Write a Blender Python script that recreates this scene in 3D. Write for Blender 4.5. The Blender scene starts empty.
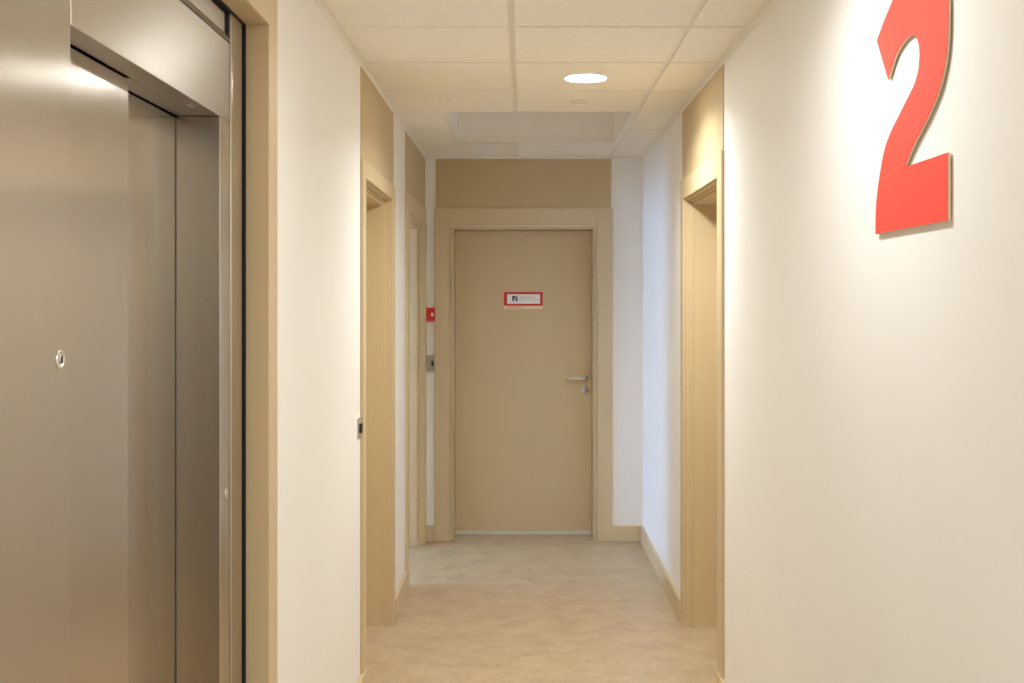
import bpy, bmesh, math, random
from mathutils import Vector, Matrix

random.seed(4)
PI = math.pi
S = bpy.context.scene
COL = S.collection

# ------------------------------------------------------------------ sizes (metres)
# x to the right, y into the corridor, z up; the camera stands above x=0, y=0
XR, XL = 0.786, -0.643          # wall faces
YB, YF = 7.747, -6.5            # end wall, wall behind the camera
ZC = 2.527                      # ceiling
EYE = 1.577

# ------------------------------------------------------------------ materials
def nodes(name):
    m = bpy.data.materials.new(name)
    m.use_nodes = True
    nt = m.node_tree
    return m, nt, nt.nodes['Principled BSDF']

def ramp(nt, fac, stops):
    r = nt.nodes.new('ShaderNodeValToRGB')
    e = r.color_ramp.elements
    while len(e) < len(stops): e.new(0.5)
    for el, (p, c) in zip(e, stops):
        el.position = p; el.color = (*c, 1)
    nt.links.new(fac, r.inputs['Fac'])
    return r.outputs['Color']

def noise(nt, scale, detail=3, rough=0.5, dist=0.0, stretch=(1, 1, 1)):
    tc = nt.nodes.new('ShaderNodeTexCoord')
    mp = nt.nodes.new('ShaderNodeMapping')
    mp.inputs['Scale'].default_value = stretch
    n = nt.nodes.new('ShaderNodeTexNoise')
    n.inputs['Scale'].default_value = scale
    n.inputs['Detail'].default_value = detail
    n.inputs['Roughness'].default_value = rough
    n.inputs['Distortion'].default_value = dist
    nt.links.new(tc.outputs['Object'], mp.inputs['Vector'])
    nt.links.new(mp.outputs['Vector'], n.inputs['Vector'])
    return n.outputs['Fac']

def bump(nt, b, fac, strength, dist=0.001):
    n = nt.nodes.new('ShaderNodeBump')
    n.inputs['Strength'].default_value = strength
    n.inputs['Distance'].default_value = dist
    nt.links.new(fac, n.inputs['Height'])
    nt.links.new(n.outputs['Normal'], b.inputs['Normal'])

def paint(name, col, rough=0.5, var=0.03, scale=3.0, bscale=220, bstr=0.15, spec=0.5):
    m, nt, b = nodes(name)
    lo = tuple(c * (1 - var) for c in col); hi = tuple(min(1, c * (1 + var)) for c in col)
    nt.links.new(ramp(nt, noise(nt, scale), [(0.3, lo), (0.7, hi)]), b.inputs['Base Color'])
    b.inputs['Roughness'].default_value = rough
    b.inputs['Specular IOR Level'].default_value = spec
    if bstr: bump(nt, b, noise(nt, bscale, 2), bstr, 0.0006)
    return m

def steel(name, col, rough, grain, aniso=0.75):
    """brushed stainless steel; grain = 'z' (upright brushing) or 'y' (brushing along the wall)"""
    m, nt, b = nodes(name)
    st = (900, 900, 3) if grain == 'z' else (900, 3, 900)
    n = noise(nt, 1.0, 2, 0.6, 0, st)
    nt.links.new(ramp(nt, n, [(0.25, tuple(c * 0.94 for c in col)), (0.75, tuple(min(1, c * 1.05) for c in col))]),
                 b.inputs['Base Color'])
    b.inputs['Metallic'].default_value = 1
    b.inputs['Roughness'].default_value = rough
    b.inputs['Anisotropic'].default_value = aniso
    cx = nt.nodes.new('ShaderNodeCombineXYZ')      # across the brushing, in the room's axes
    cx.inputs[0].default_value = 1; cx.inputs[1 if grain == 'z' else 2].default_value = 1
    nt.links.new(cx.outputs[0], b.inputs['Tangent'])
    return m

def plain_metal(name, col, rough):
    m, nt, b = nodes(name)
    nt.links.new(ramp(nt, noise(nt, 60), [(0.3, tuple(c * 0.96 for c in col)), (0.7, col)]), b.inputs['Base Color'])
    b.inputs['Metallic'].default_value = 1
    b.inputs['Roughness'].default_value = rough
    return m

def emitter(name, col, strength):
    m, nt, b = nodes(name)
    b.inputs['Base Color'].default_value = (0.9, 0.9, 0.9, 1)
    b.inputs['Emission Color'].default_value = (*col, 1)
    b.inputs['Emission Strength'].default_value = strength
    return m

M = {}
M['wall'] = paint('white_wall_paint', (0.87, 0.855, 0.828), 0.62, 0.012, 2.0, 160, 0.12, 0.4)
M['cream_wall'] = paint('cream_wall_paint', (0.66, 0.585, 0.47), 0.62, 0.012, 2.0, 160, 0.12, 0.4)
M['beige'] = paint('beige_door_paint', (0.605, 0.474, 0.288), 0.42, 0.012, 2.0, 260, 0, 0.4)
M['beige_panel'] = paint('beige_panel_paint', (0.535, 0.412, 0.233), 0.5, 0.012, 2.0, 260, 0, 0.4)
M['tile'] = paint('white_mineral_tile', (0.89, 0.87, 0.80), 0.85, 0.02, 30, 400, 0.35, 0.2)
M['bar'] = paint('white_grid_bar', (0.84, 0.82, 0.77), 0.45, 0.01, 5, 200, 0)
M['white'] = paint('white_plastic', (0.80, 0.79, 0.76), 0.4, 0.01, 5, 200, 0)
M['dark'] = paint('black_gap_rubber', (0.012, 0.011, 0.010), 0.6, 0.1, 30, 200, 0)
M['black'] = paint('black_plastic', (0.02, 0.018, 0.016), 0.35, 0.1, 30, 200, 0)
M['red'] = paint('red_acrylic', (0.93, 0.072, 0.047), 0.5, 0.02, 5, 200, 0)
M['redbox'] = paint('red_plastic', (0.62, 0.02, 0.02), 0.35, 0.02, 5, 200, 0)
M['redframe'] = paint('red_print', (0.60, 0.018, 0.02), 0.4, 0.02, 5, 200, 0)
M['orange'] = paint('orange_red_print', (0.70, 0.16, 0.09), 0.5, 0.02, 5, 200, 0)
M['cream'] = paint('cream_foam_board', (0.74, 0.64, 0.47), 0.6, 0.02, 20, 200, 0)
M['paper'] = paint('white_paper', (0.92, 0.92, 0.95), 0.5, 0.01, 20, 200, 0)
M['strip'] = paint('cream_paper', (0.86, 0.72, 0.52), 0.5, 0.02, 20, 200, 0)
M['blue'] = paint('dark_blue_print', (0.05, 0.06, 0.20), 0.5, 0.02, 20, 200, 0)
M['grey_ink'] = paint('grey_print', (0.36, 0.36, 0.42), 0.5, 0.02, 20, 200, 0)
M['greybox'] = paint('light_grey_plastic', (0.40, 0.37, 0.33), 0.45, 0.02, 20, 200, 0)
M['steel_v'] = steel('brushed_steel_upright_grain', (0.525, 0.472, 0.405), 0.245, 'z', 0.8)
M['steel_h'] = steel('brushed_steel_level_grain', (0.50, 0.452, 0.392), 0.30, 'y', 0.85)
M['satin'] = plain_metal('satin_steel', (0.70, 0.66, 0.62), 0.38)
M['chrome'] = plain_metal('polished_chrome', (0.82, 0.80, 0.76), 0.10)
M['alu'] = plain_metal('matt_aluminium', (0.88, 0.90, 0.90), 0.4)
M['lamp'] = emitter('lamp_diffuser', (0.96, 1.0, 0.985), 72.0)

m, nt, b = nodes('mottled_beige_vinyl')
f1 = noise(nt, 7.5, 7, 0.66, 0.35)
f2 = noise(nt, 42.0, 5, 0.7, 0.3)
mx = nt.nodes.new('ShaderNodeMix'); mx.data_type = 'FLOAT'
mx.inputs[0].default_value = 0.35
nt.links.new(f1, mx.inputs[2]); nt.links.new(f2, mx.inputs[3])
nt.links.new(ramp(nt, mx.outputs[0], [(0.36, (0.405, 0.294, 0.178)), (0.5, (0.49, 0.366, 0.229)), (0.64, (0.565, 0.436, 0.285))]),
             b.inputs['Base Color'])
b.inputs['Roughness'].default_value = 0.42
b.inputs['Specular IOR Level'].default_value = 0.45
bump(nt, b, f2, 0.06, 0.0006)
M['floor'] = m

m, nt, b = nodes('clear_window_pane')
nt.nodes.remove(b)
tr = nt.nodes.new('ShaderNodeBsdfTransparent'); gl = nt.nodes.new('ShaderNodeBsdfGlossy')
gl.inputs['Roughness'].default_value = 0.02
ms = nt.nodes.new('ShaderNodeMixShader'); ms.inputs[0].default_value = 0.06
nt.links.new(tr.outputs[0], ms.inputs[1]); nt.links.new(gl.outputs[0], ms.inputs[2])
nt.links.new(ms.outputs[0], nt.nodes['Material Output'].inputs['Surface'])
M['glass'] = m

# ------------------------------------------------------------------ mesh helpers
def box(bm, x0, x1, y0, y1, z0, z1, mi=0, bev=0.0):
    if x0 > x1: x0, x1 = x1, x0
    if y0 > y1: y0, y1 = y1, y0
    if z0 > z1: z0, z1 = z1, z0
    b2 = bmesh.new()
    bmesh.ops.create_cube(b2, size=1, matrix=Matrix.Translation(((x0 + x1) / 2, (y0 + y1) / 2, (z0 + z1) / 2)) @
                          Matrix.Diagonal((x1 - x0, y1 - y0, z1 - z0, 1)))
    if bev: bmesh.ops.bevel(b2, geom=list(b2.edges), offset=bev, segments=2, affect='EDGES', profile=0.5)
    merge(bm, b2, mi)

def merge(bm, b2, mi=0):
    vm = {}
    for v in b2.verts: vm[v] = bm.verts.new(v.co)
    for f in b2.faces:
        try:
            nf = bm.faces.new([vm[v] for v in f.verts]); nf.material_index = mi; nf.smooth = f.smooth
        except ValueError: pass
    b2.free()

def axis_matrix(axis):
    return {'x': Matrix.Rotation(PI / 2, 4, 'Y'), 'y': Matrix.Rotation(-PI / 2, 4, 'X'), 'z': Matrix.Identity(4)}[axis]

def lathe(bm, prof, center, axis='z', n=40, mi=0):
    """turn (radius, height) pairs about an axis through center"""
    b2 = bmesh.new(); rings = []
    for r, h in prof:
        if r < 1e-6: rings.append([b2.verts.new((0, 0, h))])
        else: rings.append([b2.verts.new((r * math.cos(2 * PI * k / n), r * math.sin(2 * PI * k / n), h)) for k in range(n)])
    for a, c in zip(rings, rings[1:]):
        for k in range(n):
            q = [a[k % len(a)], a[(k + 1) % len(a)], c[(k + 1) % len(c)], c[k % len(c)]]
            q = [v for i, v in enumerate(q) if v not in q[:i]]
            if len(q) > 2:
                f = b2.faces.new(q); f.smooth = True
    bmesh.ops.recalc_face_normals(b2, faces=b2.faces)
    bmesh.ops.transform(b2, matrix=Matrix.Translation(center) @ axis_matrix(axis), verts=b2.verts)
    merge(bm, b2, mi)

def prism(bm, pts, x0, x1, mi=0):
    """outline in (y, z) extruded along x"""
    a = [bm.verts.new((x0, y, z)) for y, z in pts]
    c = [bm.verts.new((x1, y, z)) for y, z in pts]
    fs = [bm.faces.new(a), bm.faces.new(c[::-1])]
    n = len(pts)
    for k in range(n): fs.append(bm.faces.new([a[k], c[k], c[(k + 1) % n], a[(k + 1) % n]]))
    for f in fs: f.material_index = mi
    bmesh.ops.recalc_face_normals(bm, faces=fs)

def obj(name, bm, mats, parent=None):
    me = bpy.data.meshes.new(name)
    bmesh.ops.recalc_face_normals(bm, faces=bm.faces)
    bm.to_mesh(me); bm.free()
    for k in (mats if isinstance(mats, (list, tuple)) else [mats]): me.materials.append(M[k])
    o = bpy.data.objects.new(name, me); COL.objects.link(o)
    if parent:
        o.parent = parent
        w = Vector((0, 0, 0)); p = parent
        while p: w += p.location; p = p.parent
        me.transform(Matrix.Translation(-w))
    return o

def one(name, mats, *boxes, parent=None, bev=0.0):
    bm = bmesh.new()
    for bx in boxes: box(bm, *bx, bev=bev)
    return obj(name, bm, mats, parent)

def empty(name, loc, label, cat, kind=None, group=None):
    o = bpy.data.objects.new(name, None); COL.objects.link(o)
    o.location = loc; o.empty_display_size = 0.05
    o['label'] = label; o['category'] = cat
    if kind: o['kind'] = kind
    if group: o['group'] = group
    return o

def struct(name, mats, *boxes, label=None, cat=None, bev=0.0):
    o = one(name, mats, *boxes, bev=bev); o['kind'] = 'structure'
    if label: o['label'] = label; o['category'] = cat
    return o

# ------------------------------------------------------------------ openings
RL1 = (4.755, 5.735); RL2 = (6.545, 7.605)      # left doorways (y range)
RR1 = (4.715, 5.712)                             # right doorway
HEAD = 2.070                                     # head of every door opening
BX = (-0.4846, 0.492)                            # end door opening (x range)
EY = (1.03, 2.937); EZ = 2.2655                  # recess that holds the lift
T = 0.27                                         # wall thickness
ZT = 3.05                                        # top of the walls, above the ceiling

# ------------------------------------------------------------------ room shell
SX = -4.5                                        # far end of the side passage on the left
struct('floor', 'floor', (SX - 0.3, 2.3, YF - 0.3, YB + 0.7, -0.1, 0.0),
       label='mottled beige vinyl floor of the corridor', cat='floor')

struct('wall_right', 'wall', (XR, XR + T, YF, RR1[0], 0, ZT), (XR, XR + T, RR1[1], YB, 0, ZT), (XR, XR + T, RR1[0], RR1[1], HEAD, ZT),
       label='cream white right wall that carries the big red number', cat='wall')
struct('wall_left', 'wall',
       (XL - T, XL, YF, EY[0], 0, ZT), (XL - T, XL, EY[0], EY[1], EZ, ZT), (XL - T, XL, EY[1], RL1[0], 0, ZT),
       (XL - T, XL, RL1[0], RL1[1], HEAD, ZT), (XL - T, XL, RL1[1], RL2[0], 0, ZT), (XL - T, XL, RL2[0], RL2[1], HEAD, ZT),
       (XL - T, XL, RL2[1], YB, 0, ZT),
       label='cream white left wall between the lift and the end of the corridor', cat='wall')
struct('wall_back', 'wall', (XL - T, BX[0], YB, YB + T, 0, ZT), (BX[1], XR + T, YB, YB + T, 0, ZT), (BX[0], BX[1], YB, YB + T, HEAD, ZT),
       (XL - T, XR + T, YB + T + 0.25, YB + T + 0.35, 0, ZT), (XL - T, XL - T + 0.1, YB + T, YB + T + 0.25, 0, ZT), (XR + T - 0.1, XR + T, YB + T, YB + T + 0.25, 0, ZT),
       label='narrow white end wall around the closed beige door', cat='wall')
struct('wall_front', 'beige_panel', (XL - T, XR + T, YF - T, YF, 0, ZT))
# side passage behind the second doorway on the left, with the window that lets the daylight in
WZ0, WZ1 = 0.70, 2.00; WY0, WY1 = 6.15, 7.75
struct('wall_side', 'cream_wall', (SX, XL - T, 5.90, 6.02, 0, ZT), (SX, XL - T, 7.86, 7.98, 0, ZT),
       (SX - 0.25, SX, 5.90, WY0, 0, ZT), (SX - 0.25, SX, WY1, 7.98, 0, ZT),
       (SX - 0.25, SX, WY0, WY1, 0, WZ0), (SX - 0.25, SX, WY0, WY1, WZ1, ZT))
win = empty('window_1', (SX - 0.1, 6.95, WZ0), 'tall window at the end of the side passage', 'window', 'structure')
one('window_frame', 'white', (SX - 0.14, SX - 0.07, WY0, WY0 + 0.05, WZ0, WZ1), (SX - 0.14, SX - 0.07, WY1 - 0.05, WY1, WZ0, WZ1),
    (SX - 0.14, SX - 0.07, WY0 + 0.05, WY1 - 0.05, WZ0, WZ0 + 0.05), (SX - 0.14, SX - 0.07, WY0 + 0.05, WY1 - 0.05, WZ1 - 0.05, WZ1), parent=win)
one('pane', 'glass', (SX - 0.108, SX - 0.102, WY0 + 0.05, WY1 - 0.05, WZ0 + 0.05, WZ1 - 0.05), parent=win)

# ceiling: 600 tiles in long grid bars, one field left open as a hatch shaft
bm = bmesh.new()
ROW0, PITCH = 4.090, 0.6131
COLX = [XL, -0.040, 0.574, XR]
G = 0.012
HX = (-0.390, 0.545); HY = (5.945, 7.065)
rows = [ROW0 + PITCH * k for k in range(-17, 7)]
rows[-1] = YB
for ri in range(len(rows) - 1):
    y0, y1 = rows[ri], rows[ri + 1]
    for ci in range(3):
        x0, x1 = COLX[ci] + (G if ci else 0.004), COLX[ci + 1] - (G if ci < 2 else 0.004)
        hatch_row = ri in (20, 21)
        if hatch_row and ci == 1: continue
        if hatch_row and ci == 0: x1 = HX[0] - 0.024
        dz = random.uniform(-0.0012, 0.0012)
        box(bm, x0, x1, y0 + 0.010, y1 - 0.010, ZC + dz, ZC + 0.02 + dz, 0)
for x in COLX[1:3]:                                 # long bars, set a little above the tile faces
    for (a, c) in ((YF, HY[0]), (rows[22], YB)) if x < 0 else ((YF, YB),):
        box(bm, x - 0.02, x + 0.02, a, c, ZC + 0.009, ZC + 0.03, 1)
for y in rows[:-1]:
    for (a, c) in (((XL, HX[0] - 0.002), (HX[1] + 0.02, XR)) if abs(y - rows[21]) < 0.01 else ((XL, XR),)):
        box(bm, a, c, y - 0.012, y + 0.012, ZC + 0.015, ZC + 0.03, 1)
# frame of the open field and the shaft above it
box(bm, HX[0] - 0.024, HX[0], HY[0], rows[22] - 0.004, ZC + 0.004, ZC + 0.03, 1)
box(bm, HX[1], 0.562, HY[0], rows[22] - 0.004, ZC + 0.004, ZC + 0.03, 1)
box(bm, HX[0] - 0.024, 0.562, HY[1], rows[22] - 0.004, ZC + 0.002, ZC + 0.03, 1)
SZ = ZC + 0.42
for bx in ((HX[0] - 0.03, HX[0], HY[0] - 0.03, HY[1] + 0.03), (HX[1], HX[1] + 0.03, HY[0] - 0.03, HY[1] + 0.03),
           (HX[0], HX[1], HY[0] - 0.03, HY[0]), (HX[0], HX[1], HY[1], HY[1] + 0.03)):
    box(bm, *bx, ZC + 0.031, SZ, 2)
box(bm, HX[0] - 0.03, HX[1] + 0.03, HY[0] - 0.03, HY[1] + 0.03, SZ, SZ + 0.03, 2)
# slab above
box(bm, SX - 0.3, 2.3, YF - 0.3, YB + 0.7, ZT, ZT + 0.1, 2)
box(bm, SX, XL - T, 6.02, 7.86, 2.56, 2.60, 0)
ceil = obj('ceiling', bm, ['tile', 'bar', 'wall']); ceil['kind'] = 'structure'
ceil['label'] = 'white tiled suspended ceiling with one open hatch field at the far end'; ceil['category'] = 'ceiling'

def angle(name, x, s):
    struct(name, 'bar', (x, x + s * 0.003, YF, YB, ZC - 0.024, ZC + 0.004), (x, x + s * 0.022, YF, YB, ZC - 0.002, ZC + 0.0005))
angle('trim_1', XL, 1); angle('trim_2', XR, -1)
struct('trim_3', 'bar', (XL + 0.022, XR - 0.022, YB - 0.022, YB, ZC - 0.003, ZC + 0.001), (XL + 0.022, XR - 0.022, YB - 0.003, YB, ZC - 0.018, ZC - 0.003))

# baseboards (with a small rounded top edge)
def base(name, side, spans):
    bm = bmesh.new()
    for y0, y1 in spans:
        w = XR if side > 0 else XL
        box(bm, w, w - side * 0.018, y0, y1, 0, 0.1045, bev=0.003)
    o = obj(name, bm, 'beige'); o['kind'] = 'structure'
base('baseboard_right', 1, [(YF, 4.712), (5.805, YB)])
base('baseboard_left', -1, [(YF, 0.93), (3.037, 4.742), (5.831, 6.43)])
struct('baseboard_back', 'beige', (XL + 0.001, -0.582, YB, YB - 0.018, 0, 0.1045), (0.589, XR - 0.018, YB, YB - 0.018, 0, 0.1045), bev=0.003)

# ------------------------------------------------------------------ doors
def casing_boxes(s, w, oy, outer, top, prot):
    """flat architrave on a side wall; s=+1 right wall, -1 left wall"""
    f = w - s * prot
    return [(f, w, outer[0], oy[0], 0, top), (f, w, oy[1], outer[1], 0, top), (f, w, oy[0], oy[1], HEAD, top)]

def side_door(name, s, w, oy, outer, top, prot, label, leaf=True, handle_near=True):
    d = empty(name, (w + s * 0.1, (oy[0] + oy[1]) / 2, 0), label, 'door', 'structure')
    one('architrave', 'beige', *casing_boxes(s, w, oy, outer, top, prot), parent=d, bev=0.0025)
    # lining with a step: outer rebate, then the frame proper
    e = 0.028; r0, r1, r2 = w, w + s * 0.036, w + s * 0.262
    b = 0.012
    one('door_frame', 'beige',
        (r0, r1, oy[0] - 0.001, oy[0] + 0.006, 0, HEAD), (r0, r1, oy[1] - 0.006, oy[1] + 0.001, 0, HEAD), (r0, r1, oy[0], oy[1], HEAD - 0.006, HEAD),
        (r1, r2, oy[0], oy[0] + e, 0, HEAD), (r1, r2, oy[1] - e, oy[1], 0, HEAD), (r1, r2, oy[0] + e, oy[1] - e, HEAD - e, HEAD),
        (r1 - s * 0.012, r1, oy[0] + 0.006, oy[0] + 0.016, 0, HEAD - 0.006), (r1 - s * 0.012, r1, oy[1] - 0.016, oy[1] - 0.006, 0, HEAD - 0.006),
        (r1 - s * 0.012, r1, oy[0] + 0.016, oy[1] - 0.016, HEAD - 0.016, HEAD - 0.006), parent=d, bev=0.0015)
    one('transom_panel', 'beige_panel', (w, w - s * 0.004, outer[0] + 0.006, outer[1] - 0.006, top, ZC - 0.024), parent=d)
    if leaf:
        xl = w + s * 0.195
        lf = one('door_leaf', 'beige', (xl, xl + s * 0.04, oy[0] + e + 0.003, oy[1] - e - 0.003, 0.008, HEAD - e - 0.003), parent=d, bev=0.002)
        hy = oy[0] + e + 0.06 if handle_near else oy[1] - e - 0.06
        hs = 1 if handle_near else -1
        bm = bmesh.new()
        lathe(bm, [(0, 0), (0.025, 0), (0.025, 0.006), (0.012, 0.008), (0.010, 0.05), (0, 0.052)], (xl, hy, 1.055), 'x')
        if s > 0: bmesh.ops.scale(bm, vec=(-1, 1, 1), space=Matrix.Translation((-xl, 0, 0)), verts=bm.verts)
        box(bm, xl - s * 0.042, xl - s * 0.056, hy - hs * 0.008, hy + hs * 0.135, 1.047, 1.065, bev=0.004)
        obj('door_handle', bm, 'satin', d)
    return d

side_door('door_2', -1, XL, RL1, (4.660, 5.828), 2.140, 0.012, 'beige door recessed in the left wall beside the light switch')
side_door('door_3', 1, XR, RR1, (4.606, 5.802), 2.169, 0.012, 'beige door recessed in the right wall, the only one on that side')
side_door('door_4', -1, XL, RL2, (6.435, 7.725), 2.176, 0.012, 'beige doorway in the left wall at the far end, next to the red alarm box', leaf=False)

# end door: wide architrave, stepped lining, flush leaf with lever handle
DL = YB + 0.195
d = empty('door_1', (0, YB, 0), 'closed beige door at the end of the corridor with a red-edged sign', 'door', 'structure')
TOP = 2.186
one('architrave', 'beige', (-0.581, BX[0], YB - 0.012, YB, 0, TOP), (BX[1], 0.588, YB - 0.012, YB, 0, TOP), (BX[0], BX[1], YB - 0.012, YB, HEAD + 0.009, TOP), parent=d, bev=0.0025)
H1 = HEAD + 0.009
one('door_frame', 'beige',
    (BX[0], BX[0] + 0.008, YB - 0.004, YB + 0.05, 0, H1), (BX[1] - 0.008, BX[1], YB - 0.004, YB + 0.05, 0, H1), (BX[0] + 0.008, BX[1] - 0.008, YB - 0.004, YB + 0.05, H1 - 0.008, H1),
    (BX[0], -0.457, YB + 0.05, YB + 0.262, 0, H1), (0.463, BX[1], YB + 0.05, YB + 0.262, 0, H1), (-0.457, 0.463, YB + 0.05, YB + 0.262, 2.051, H1),
    (BX[0] + 0.008, BX[0] + 0.018, YB + 0.035, YB + 0.05, 0, H1 - 0.008), (BX[1] - 0.018, BX[1] - 0.008, YB + 0.035, YB + 0.05, 0, H1 - 0.008),
    (BX[0] + 0.018, BX[1] - 0.018, YB + 0.035, YB + 0.05, H1 - 0.018, H1 - 0.008), parent=d, bev=0.0015)
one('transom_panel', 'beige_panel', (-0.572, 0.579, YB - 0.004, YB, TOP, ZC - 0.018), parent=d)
leaf = one('door_leaf', 'beige', (-0.4560, 0.4620, DL, DL + 0.04, 0.032, 2.0500), parent=d, bev=0.002)
one('gap_light_strip', 'alu', (-0.4560, 0.4620, DL + 0.003, DL + 0.037, 0.004, 0.032), parent=d)['label'] = 'pale metal strip standing in for the light under the door leaf'  # light showing through the gap under the leaf, built as a pale strip
# lever handle
hx, hz = 0.424, 1.057
bm = bmesh.new()
lathe(bm, [(0, 0), (0.019, 0), (0.019, -0.006), (0.017, -0.008), (0.011, -0.009), (0.010, -0.045), (0, -0.047)], (hx, DL, hz), 'y')
hd = obj('door_handle', bm, 'satin', d); hd['label'] = 'steel lever handle'
bm = bmesh.new()
cu = [(hx + 0.008, DL - 0.040), (hx - 0.004, DL - 0.052), (hx - 0.04, DL - 0.055), (hx - 0.09, DL - 0.055), (hx - 0.142, DL - 0.053)]
b2 = bmesh.new(); prev = None
for i, (cx, cy) in enumerate(cu):
    rr = (0.0125, 0.013, 0.0115, 0.0085, 0.0055)[i]
    ring = [b2.verts.new((cx, cy + rr * 0.75 * math.cos(2 * PI * k / 16), hz + rr * math.sin(2 * PI * k / 16))) for k in range(16)]
    if prev:
        for k in range(16):
            f = b2.faces.new([prev[k], prev[(k + 1) % 16], ring[(k + 1) % 16], ring[k]]); f.smooth = True
    else: b2.faces.new(ring)
    prev = ring
b2.faces.new(prev[::-1])
merge(bm, b2)
obj('lever', bm, 'satin', hd)
bm = bmesh.new()
lathe(bm, [(0, 0), (0.026, 0), (0.026, -0.006), (0.023, -0.009), (0.012, -0.009), (0.0115, -0.012), (0, -0.012)], (hx - 0.006, DL, 0.978), 'y')
lk = obj('lock_rose', bm, 'satin', d)
one('keyhole', 'black', (hx - 0.0075, hx - 0.0045, DL - 0.0126, DL - 0.0118, 0.969, 0.983), parent=lk)

# ------------------------------------------------------------------ sign on the end door
sg = empty('door_sign', (0.002, DL, 1.591), 'small red-framed white sign with dark blue emblem on the end door', 'sign')
sx, sz = 0.002, 1.591
y = DL
one('frame', 'redframe', (sx - 0.130, sx + 0.130, y - 0.006, y, sz - 0.046, sz - 0.0325), (sx - 0.130, sx + 0.130, y - 0.006, y, sz + 0.032, sz + 0.046),
    (sx - 0.130, sx - 0.109, y - 0.006, y, sz - 0.0325, sz + 0.032), (sx + 0.113, sx + 0.130, y - 0.006, y, sz - 0.0325, sz + 0.032), parent=sg)
one('face', 'paper', (sx - 0.109, sx + 0.113, y - 0.004, y, sz - 0.0325, sz + 0.032), parent=sg)
# square emblem with a pale diagonal stroke
one('emblem', 'blue', (sx - 0.075, sx - 0.039, y - 0.0048, y - 0.0041, sz - 0.016, sz + 0.020), parent=sg)
bm = bmesh.new()
q = [(-0.0680, -0.0100), (-0.0630, -0.0100), (-0.0440, 0.0140), (-0.0440, 0.0180), (-0.0460, 0.0180)]
a = [bm.verts.new((sx + u, y - 0.0053, sz + v)) for u, v in q]; c = [bm.verts.new((sx + u, y - 0.0049, sz + v)) for u, v in q]
bm.faces.new(a); bm.faces.new(c[::-1])
for k in range(5): bm.faces.new([a[k], c[k], c[(k + 1) % 5], a[(k + 1) % 5]])
box(bm, sx - 0.0655, sx - 0.0485, y - 0.0053, y - 0.0049, sz - 0.0125, sz - 0.0060)
obj('emblem_stroke', bm, 'paper', sg)
bm = bmesh.new()                                   # two lines of small illegible print
for zz, hh, words in ((0.0105, 0.006, (0.026, 0.014, 0.034, 0.022)), (-0.006, 0.005, (0.018, 0.030, 0.012, 0.026, 0.022))):
    cx = sx - 0.028
    for w in words:
        n = max(2, int(w / 0.0055)); lw = w / n
        for k in range(n):
            box(bm, cx + k * lw, cx + k * lw + lw * 0.72, y - 0.0048, y - 0.0041, sz + zz - hh / 2, sz + zz + hh / 2 + (0.0015 if (k * 7 + n) % 3 == 0 else 0))
        cx += w + 0.005
obj('small_print', bm, 'grey_ink', sg)
ps = one('paper_strip', 'strip', (sx - 0.130, sx + 0.130, y - 0.003, y, sz - 0.068, sz - 0.0465), parent=sg)
bm = bmesh.new(); cx = sx - 0.112
for w in (0.022, 0.030, 0.018, 0.026):
    n = max(2, int(w / 0.0055)); lw = w / n
    for k in range(n): box(bm, cx + k * lw, cx + k * lw + lw * 0.72, y - 0.0037, y - 0.0031, sz - 0.0625, sz - 0.0545)
    cx += w + 0.004
obj('red_print', bm, 'orange', ps)

# ------------------------------------------------------------------ wall devices in the far left corner
cp = empty('call_point', (-0.609, YB, 1.490), 'red square alarm call point above the grey box in the far left corner', 'alarm box')
one('back_box', 'redbox', (-0.641, -0.577, YB - 0.030, YB - 0.0125, 1.446, 1.534), (-0.641, -0.5825, YB - 0.0125, YB, 1.446, 1.534), parent=cp, bev=0.002)
one('cover', 'redbox', (-0.639, -0.579, YB - 0.046, YB - 0.030, 1.448, 1.532), parent=cp, bev=0.004)
one('press_plate', 'white', (-0.600, -0.586, YB - 0.0475, YB - 0.046, 1.476, 1.500), parent=cp, bev=0.0005)
one('rib', 'redbox', (-0.623, -0.618, YB - 0.050, YB - 0.046, 1.449, 1.531), parent=cp, bev=0.0008)
gb = empty('intercom_box', (-0.612, YB, 1.17), 'small pale grey box with a black button below the red alarm box', 'wall box')
one('housing', 'greybox', (-0.640, -0.5830, YB - 0.040, YB, 1.120, 1.220), parent=gb, bev=0.003)
one('front_plate', 'greybox', (-0.636, -0.600, YB - 0.046, YB - 0.040, 1.126, 1.214), parent=gb, bev=0.002)
bm = bmesh.new()
lathe(bm, [(0, 0), (0.013, 0), (0.013, -0.010), (0.010, -0.014), (0, -0.014)], (0, 0, 0), 'y')
bmesh.ops.scale(bm, vec=(0.55, 1, 1.45), verts=bm.verts)
bmesh.ops.translate(bm, vec=(-0.5905, YB - 0.040, 1.170), verts=bm.verts)
obj('button', bm, 'black', gb)

# light switch on the left wall
sw = empty('light_switch', (XL, 4.608, 1.08), 'small metal light switch on the left wall beside the first door frame', 'light switch')
one('plate', 'satin', (XL, XL + 0.006, 4.572, 4.652, 1.040, 1.120), parent=sw, bev=0.002)
one('rocker', 'black', (XL + 0.006, XL + 0.015, 4.594, 4.630, 1.062, 1.098), parent=sw, bev=0.003)

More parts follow.
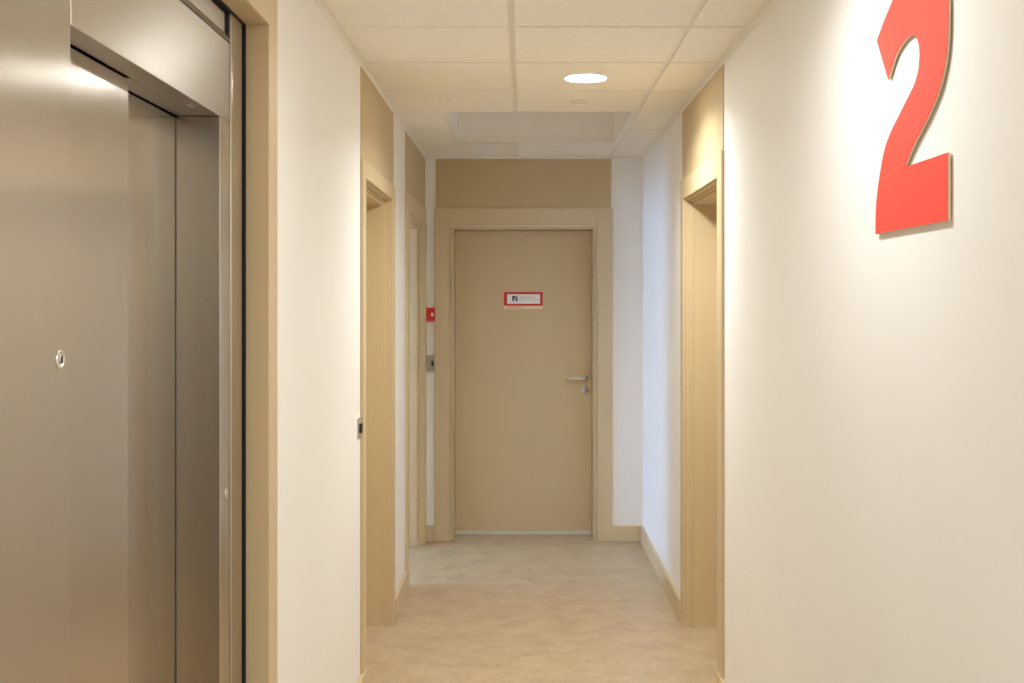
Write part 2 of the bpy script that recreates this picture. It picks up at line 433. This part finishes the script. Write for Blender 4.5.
# ------------------------------------------------------------------ big red 2
corner = 'c'
P = [(2.5936, 2.1494, 'c'), (2.5534, 2.0989), (2.5131, 2.0483, 'c'), (2.4936, 2.0675), (2.4675, 2.0866), (2.4362, 2.1002), (2.4046, 2.1078), (2.3719, 2.1100),
     (2.3479, 2.1064), (2.3306, 2.0967), (2.3190, 2.0805), (2.3139, 2.0638), (2.3164, 2.0463), (2.3228, 2.0291), (2.3463, 2.0070), (2.3947, 1.9829),
     (2.4452, 1.9587), (2.4978, 1.9325), (2.5369, 1.9033), (2.5682, 1.8582), (2.5928, 1.8058), (2.6015, 1.7646), (2.6036, 1.7246, 'c'),
     (2.1603, 1.7246, 'c'), (2.1603, 1.8489, 'c'), (2.4039, 1.8496, 'c'), (2.3783, 1.8700), (2.3306, 1.8980), (2.2772, 1.9249), (2.2334, 1.9519),
     (2.2026, 1.9768), (2.1814, 2.0040), (2.1673, 2.0330), (2.1607, 2.0630), (2.1583, 2.0937), (2.1593, 2.1278), (2.1714, 2.1762), (2.1996, 2.2226),
     (2.2459, 2.2558), (2.3013, 2.2709), (2.3647, 2.2689), (2.4252, 2.2488), (2.4827, 2.2103), (2.5388, 2.1821)]
def smooth(P, sub=4):
    n = len(P); out = []
    for i in range(n):
        p1, p2 = P[i], P[(i + 1) % n]
        p0 = P[i - 1] if len(p1) < 3 else p1
        p3 = P[(i + 2) % n] if len(p2) < 3 else p2
        if len(p1) > 2 and len(p2) > 2: out.append(p1[:2]); continue
        for k in range(sub):
            t = k / sub; t2 = t * t; t3 = t2 * t
            out.append(tuple(0.5 * (2 * p1[j] + (p2[j] - p0[j]) * t + (2 * p0[j] - 5 * p1[j] + 4 * p2[j] - p3[j]) * t2 +
                                    (3 * p1[j] - p0[j] - 3 * p2[j] + p3[j]) * t3) for j in (0, 1)))
    return out
OUT = smooth(P)
ns = empty('number_sign', (XR, 2.36, 1.7236), 'large raised red numeral 2 standing off the right wall', 'number')
bm = bmesh.new(); prism(bm, OUT, XR - 0.0088, XR - 0.0075); obj('red_face', bm, 'red', ns)
bm = bmesh.new(); prism(bm, OUT, XR - 0.0075, XR - 0.0030); obj('cream_core', bm, 'cream', ns)
for (yy, zz) in ((2.25, 1.785), (2.50, 1.785), (2.25, 2.06), (2.35, 2.19)):
    bm = bmesh.new(); lathe(bm, [(0, 0), (0.012, 0), (0.012, 0.0031), (0, 0.0031)], (XR - 0.0031, yy, zz), 'x', 20)
    obj('spacer', bm, 'white', ns)

# ------------------------------------------------------------------ lift
XE = -0.690                                       # front plane of the steel surround
lift = empty('elevator', (XE, 2.24, 0), 'brushed steel lift entrance with closed sliding doors in the left wall', 'elevator')
OY0, OY1, OZ = 1.80, 2.687, 1.998                 # clear opening
one('control_panel', 'steel_v', (XE, -0.742, 1.165, OY0, 0.0, 2.258), parent=lift, bev=0.0015)
one('door_jamb', 'steel_v', (XE, -0.7898, OY1, 2.776, 0.0, OZ - 0.001), parent=lift, bev=0.0012)
one('header', 'steel_h', (XE, -0.7415, OY0 + 0.001, 2.776, OZ, 2.182), (-0.7415, -0.7885, 2.2285, OY1 + 0.02, OZ, 2.182), parent=lift, bev=0.0012)
bm = bmesh.new()
b2 = bmesh.new(); prism(b2, [(OY0 + 0.001, 0), (OY0 + 0.001, 1), (2.8, 1), (2.8, 0)], 0, 1); b2.free()
# upper fascia: set back sheet with a canted lower lip
pts = [(XE - 0.004, 2.188), (XE - 0.0005, 2.190), (XE - 0.0085, 2.206), (XE - 0.0085, 2.252), (XE - 0.020, 2.252), (XE - 0.020, 2.188)]
ya, yb = OY0 + 0.001, 2.786
va = [bm.verts.new((x, ya, z)) for x, z in pts]; vb = [bm.verts.new((x, yb, z)) for x, z in pts]
bm.faces.new(va); bm.faces.new(vb[::-1])
for k in range(6): bm.faces.new([va[k], vb[k], vb[(k + 1) % 6], va[(k + 1) % 6]])
obj('upper_fascia', bm, 'steel_h', lift)
for (a, c) in ((2.791, 2.8965), (1.068, 1.160)):
    one('pillar', 'steel_v', (XE, -0.760, a, c, 0.0, 2.258), parent=lift, bev=0.003)
one('seal', 'dark', (-0.6895, -0.76, EY[1] - 0.003, EY[1] - 0.0005, 0, EZ - 0.002), (-0.720, -0.76, 2.897, EY[1] - 0.003, 0, EZ - 0.002), (-0.720, -0.76, EY[0], 1.0675, 0, EZ - 0.002), (-0.706, -0.76, 1.17, 2.90, 2.2585, EZ - 0.0015), (-0.6895, -0.706, EY[0] + 0.005, EY[1] - 0.004, 2.2605, EZ - 0.0005),
    (-0.6925, -0.76, 2.7765, 2.7905, 0, 2.253), (-0.6935, -0.76, 1.8015, 2.79, 2.1825, 2.1875), (-0.712, -0.735, 1.1605, 1.1645, 0, 2.253), parent=lift)
one('door_panel', 'steel_v', (-0.744, -0.770, 1.60, 2.225, 0.010, 1.9948), parent=lift, bev=0.0015)
one('door_panel', 'steel_v', (-0.791, -0.817, 2.10, 2.700, 0.010, 1.9948), parent=lift, bev=0.0015)
one('sill', 'alu', (-0.640, -0.83, OY0, OY1, 0.0005, 0.006), parent=lift)
one('lift_shaft', 'dark', (-0.90, -0.875, 1.06, 2.905, 0, 2.25), (-0.875, -0.83, 1.06, 1.08, 0, 2.25), (-0.875, -0.83, 2.88, 2.905, 0, 2.25), (-0.875, -0.745, 1.08, 2.88, 2.19, 2.25), parent=lift)
def key_switch(name, yy, zz, r, label):
    bm = bmesh.new()
    lathe(bm, [(0, 0.000), (r, 0.000), (r, 0.0015), (r * 0.88, 0.003), (r * 0.62, 0.003), (r * 0.60, 0.0012), (0, 0.0012)], (XE - 0.0005, yy, zz), 'x')
    k = obj(name, bm, 'chrome', lift); k['label'] = label
    bm = bmesh.new()
    lathe(bm, [(0, 0), (r * 0.5, 0), (r * 0.5, 0.0020), (0, 0.0020)], (XE + 0.0004, yy, zz), 'x')
    c = obj('cylinder_core', bm, 'satin', k)
    one('key_slot', 'black', (XE + 0.0025, XE + 0.0029, yy - r * 0.20, yy + r * 0.20, zz - r * 0.40, zz + r * 0.40), parent=k)
key_switch('key_switch', 1.7586, 1.490, 0.0155, 'chrome key switch on the wide side panel')
key_switch('key_switch', 2.741, 1.129, 0.0135, 'small key switch on the far jamb')
one('maker_plate', 'chrome', (-0.712, -0.722, 2.52, 2.566, OZ - 0.0012, OZ - 0.0002), parent=lift)
# painted surround of the lift recess
fr = empty('trim_4', (XL, 2.0, 0), 'beige painted frame around the lift recess', 'door frame', 'structure')
one('architrave', 'beige', (XL, XL + 0.012, EY[1], 3.035, 0, 2.365), (XL, XL + 0.012, 0.932, EY[0], 0, 2.365), (XL, XL + 0.012, EY[0], EY[1], EZ, 2.365), parent=fr, bev=0.002)
one('reveal', 'beige', (XL + 0.008, -0.6885, EY[1] - 0.001, EY[1] + 0.008, 0, EZ), (XL + 0.008, -0.6885, EY[0] - 0.008, EY[0] + 0.001, 0, EZ),
    (XL + 0.008, -0.6885, EY[0], EY[1], EZ - 0.001, EZ + 0.008), parent=fr)

# ------------------------------------------------------------------ ceiling devices
LX = 0.267
def downlight(yy, label, watts):
    t = empty('downlight', (LX, yy, ZC), label, 'ceiling light', group='round ceiling downlights')
    bm = bmesh.new()
    lathe(bm, [(0.088, -0.001), (0.0885, -0.004), (0.092, -0.004), (0.094, 0.0), (0.094, 0.001), (0.088, 0.001)], (LX, yy, ZC - 0.002), 'z', 56)
    obj('trim_ring', bm, 'white', t)
    bm = bmesh.new()
    lathe(bm, [(0, -0.0055), (0.06, -0.0052), (0.0875, -0.004), (0.0875, 0), (0, 0)], (LX, yy, ZC - 0.002), 'z', 56)
    obj('diffuser', bm, 'lamp', t)
    ld = bpy.data.lights.new('light_source', 'AREA')
    ld.shape = 'DISK'; ld.size = 0.165; ld.energy = watts; ld.color = (0.95, 1.0, 0.995); ld.spread = math.radians(150)
    lo = bpy.data.objects.new('light_source', ld); COL.objects.link(lo)
    lo.parent = t; lo.location = (0, 0, -0.0090)
downlight(5.010, 'lit round downlight in the ceiling in front of the end door', 17)
downlight(2.560, 'lit round downlight in the ceiling near the red numeral', 5.2)
downlight(0.105, 'lit round downlight in the ceiling above the viewer', 22)

dt = empty('smoke_detector', (LX, 5.62, ZC), 'small round white detector on the ceiling tile past the downlight', 'detector')
bm = bmesh.new(); lathe(bm, [(0, 0.0005), (0.044, 0.0005), (0.044, -0.006), (0.040, -0.009), (0, -0.009)], (LX, 5.62, ZC - 0.002), 'z'); obj('base', bm, 'white', dt)
bm = bmesh.new(); lathe(bm, [(0, -0.009), (0.030, -0.009), (0.027, -0.018), (0.018, -0.023), (0, -0.023)], (LX, 5.62, ZC - 0.002), 'z'); obj('sensor_head', bm, 'white', dt)

# ------------------------------------------------------------------ daylight outside
w = bpy.data.worlds.new('sky'); S.world = w; w.use_nodes = True
bg = w.node_tree.nodes['Background']
bg.inputs['Color'].default_value = (0.40, 0.61, 1.0, 1)
bg.inputs['Strength'].default_value = 28.0

# ------------------------------------------------------------------ camera
cd = bpy.data.cameras.new('camera'); cam = bpy.data.objects.new('camera', cd); COL.objects.link(cam)
cam.location = (0, 0, EYE); cam.rotation_euler = (PI / 2, 0, 0)
cd.sensor_width = 36.0; cd.lens = 36.0 * 1180 / 1024
cd.shift_x = -11 / 1024; cd.shift_y = -40.5 / 1024
cd.clip_start = 0.02
S.camera = cam

S.view_settings.view_transform = 'Standard'
S.view_settings.look = 'None'
S.view_settings.gamma = 1.0
S.view_settings.use_curve_mapping = False
S.view_settings.exposure = 0.29
S.cycles.max_bounces = 16
S.cycles.diffuse_bounces = 12
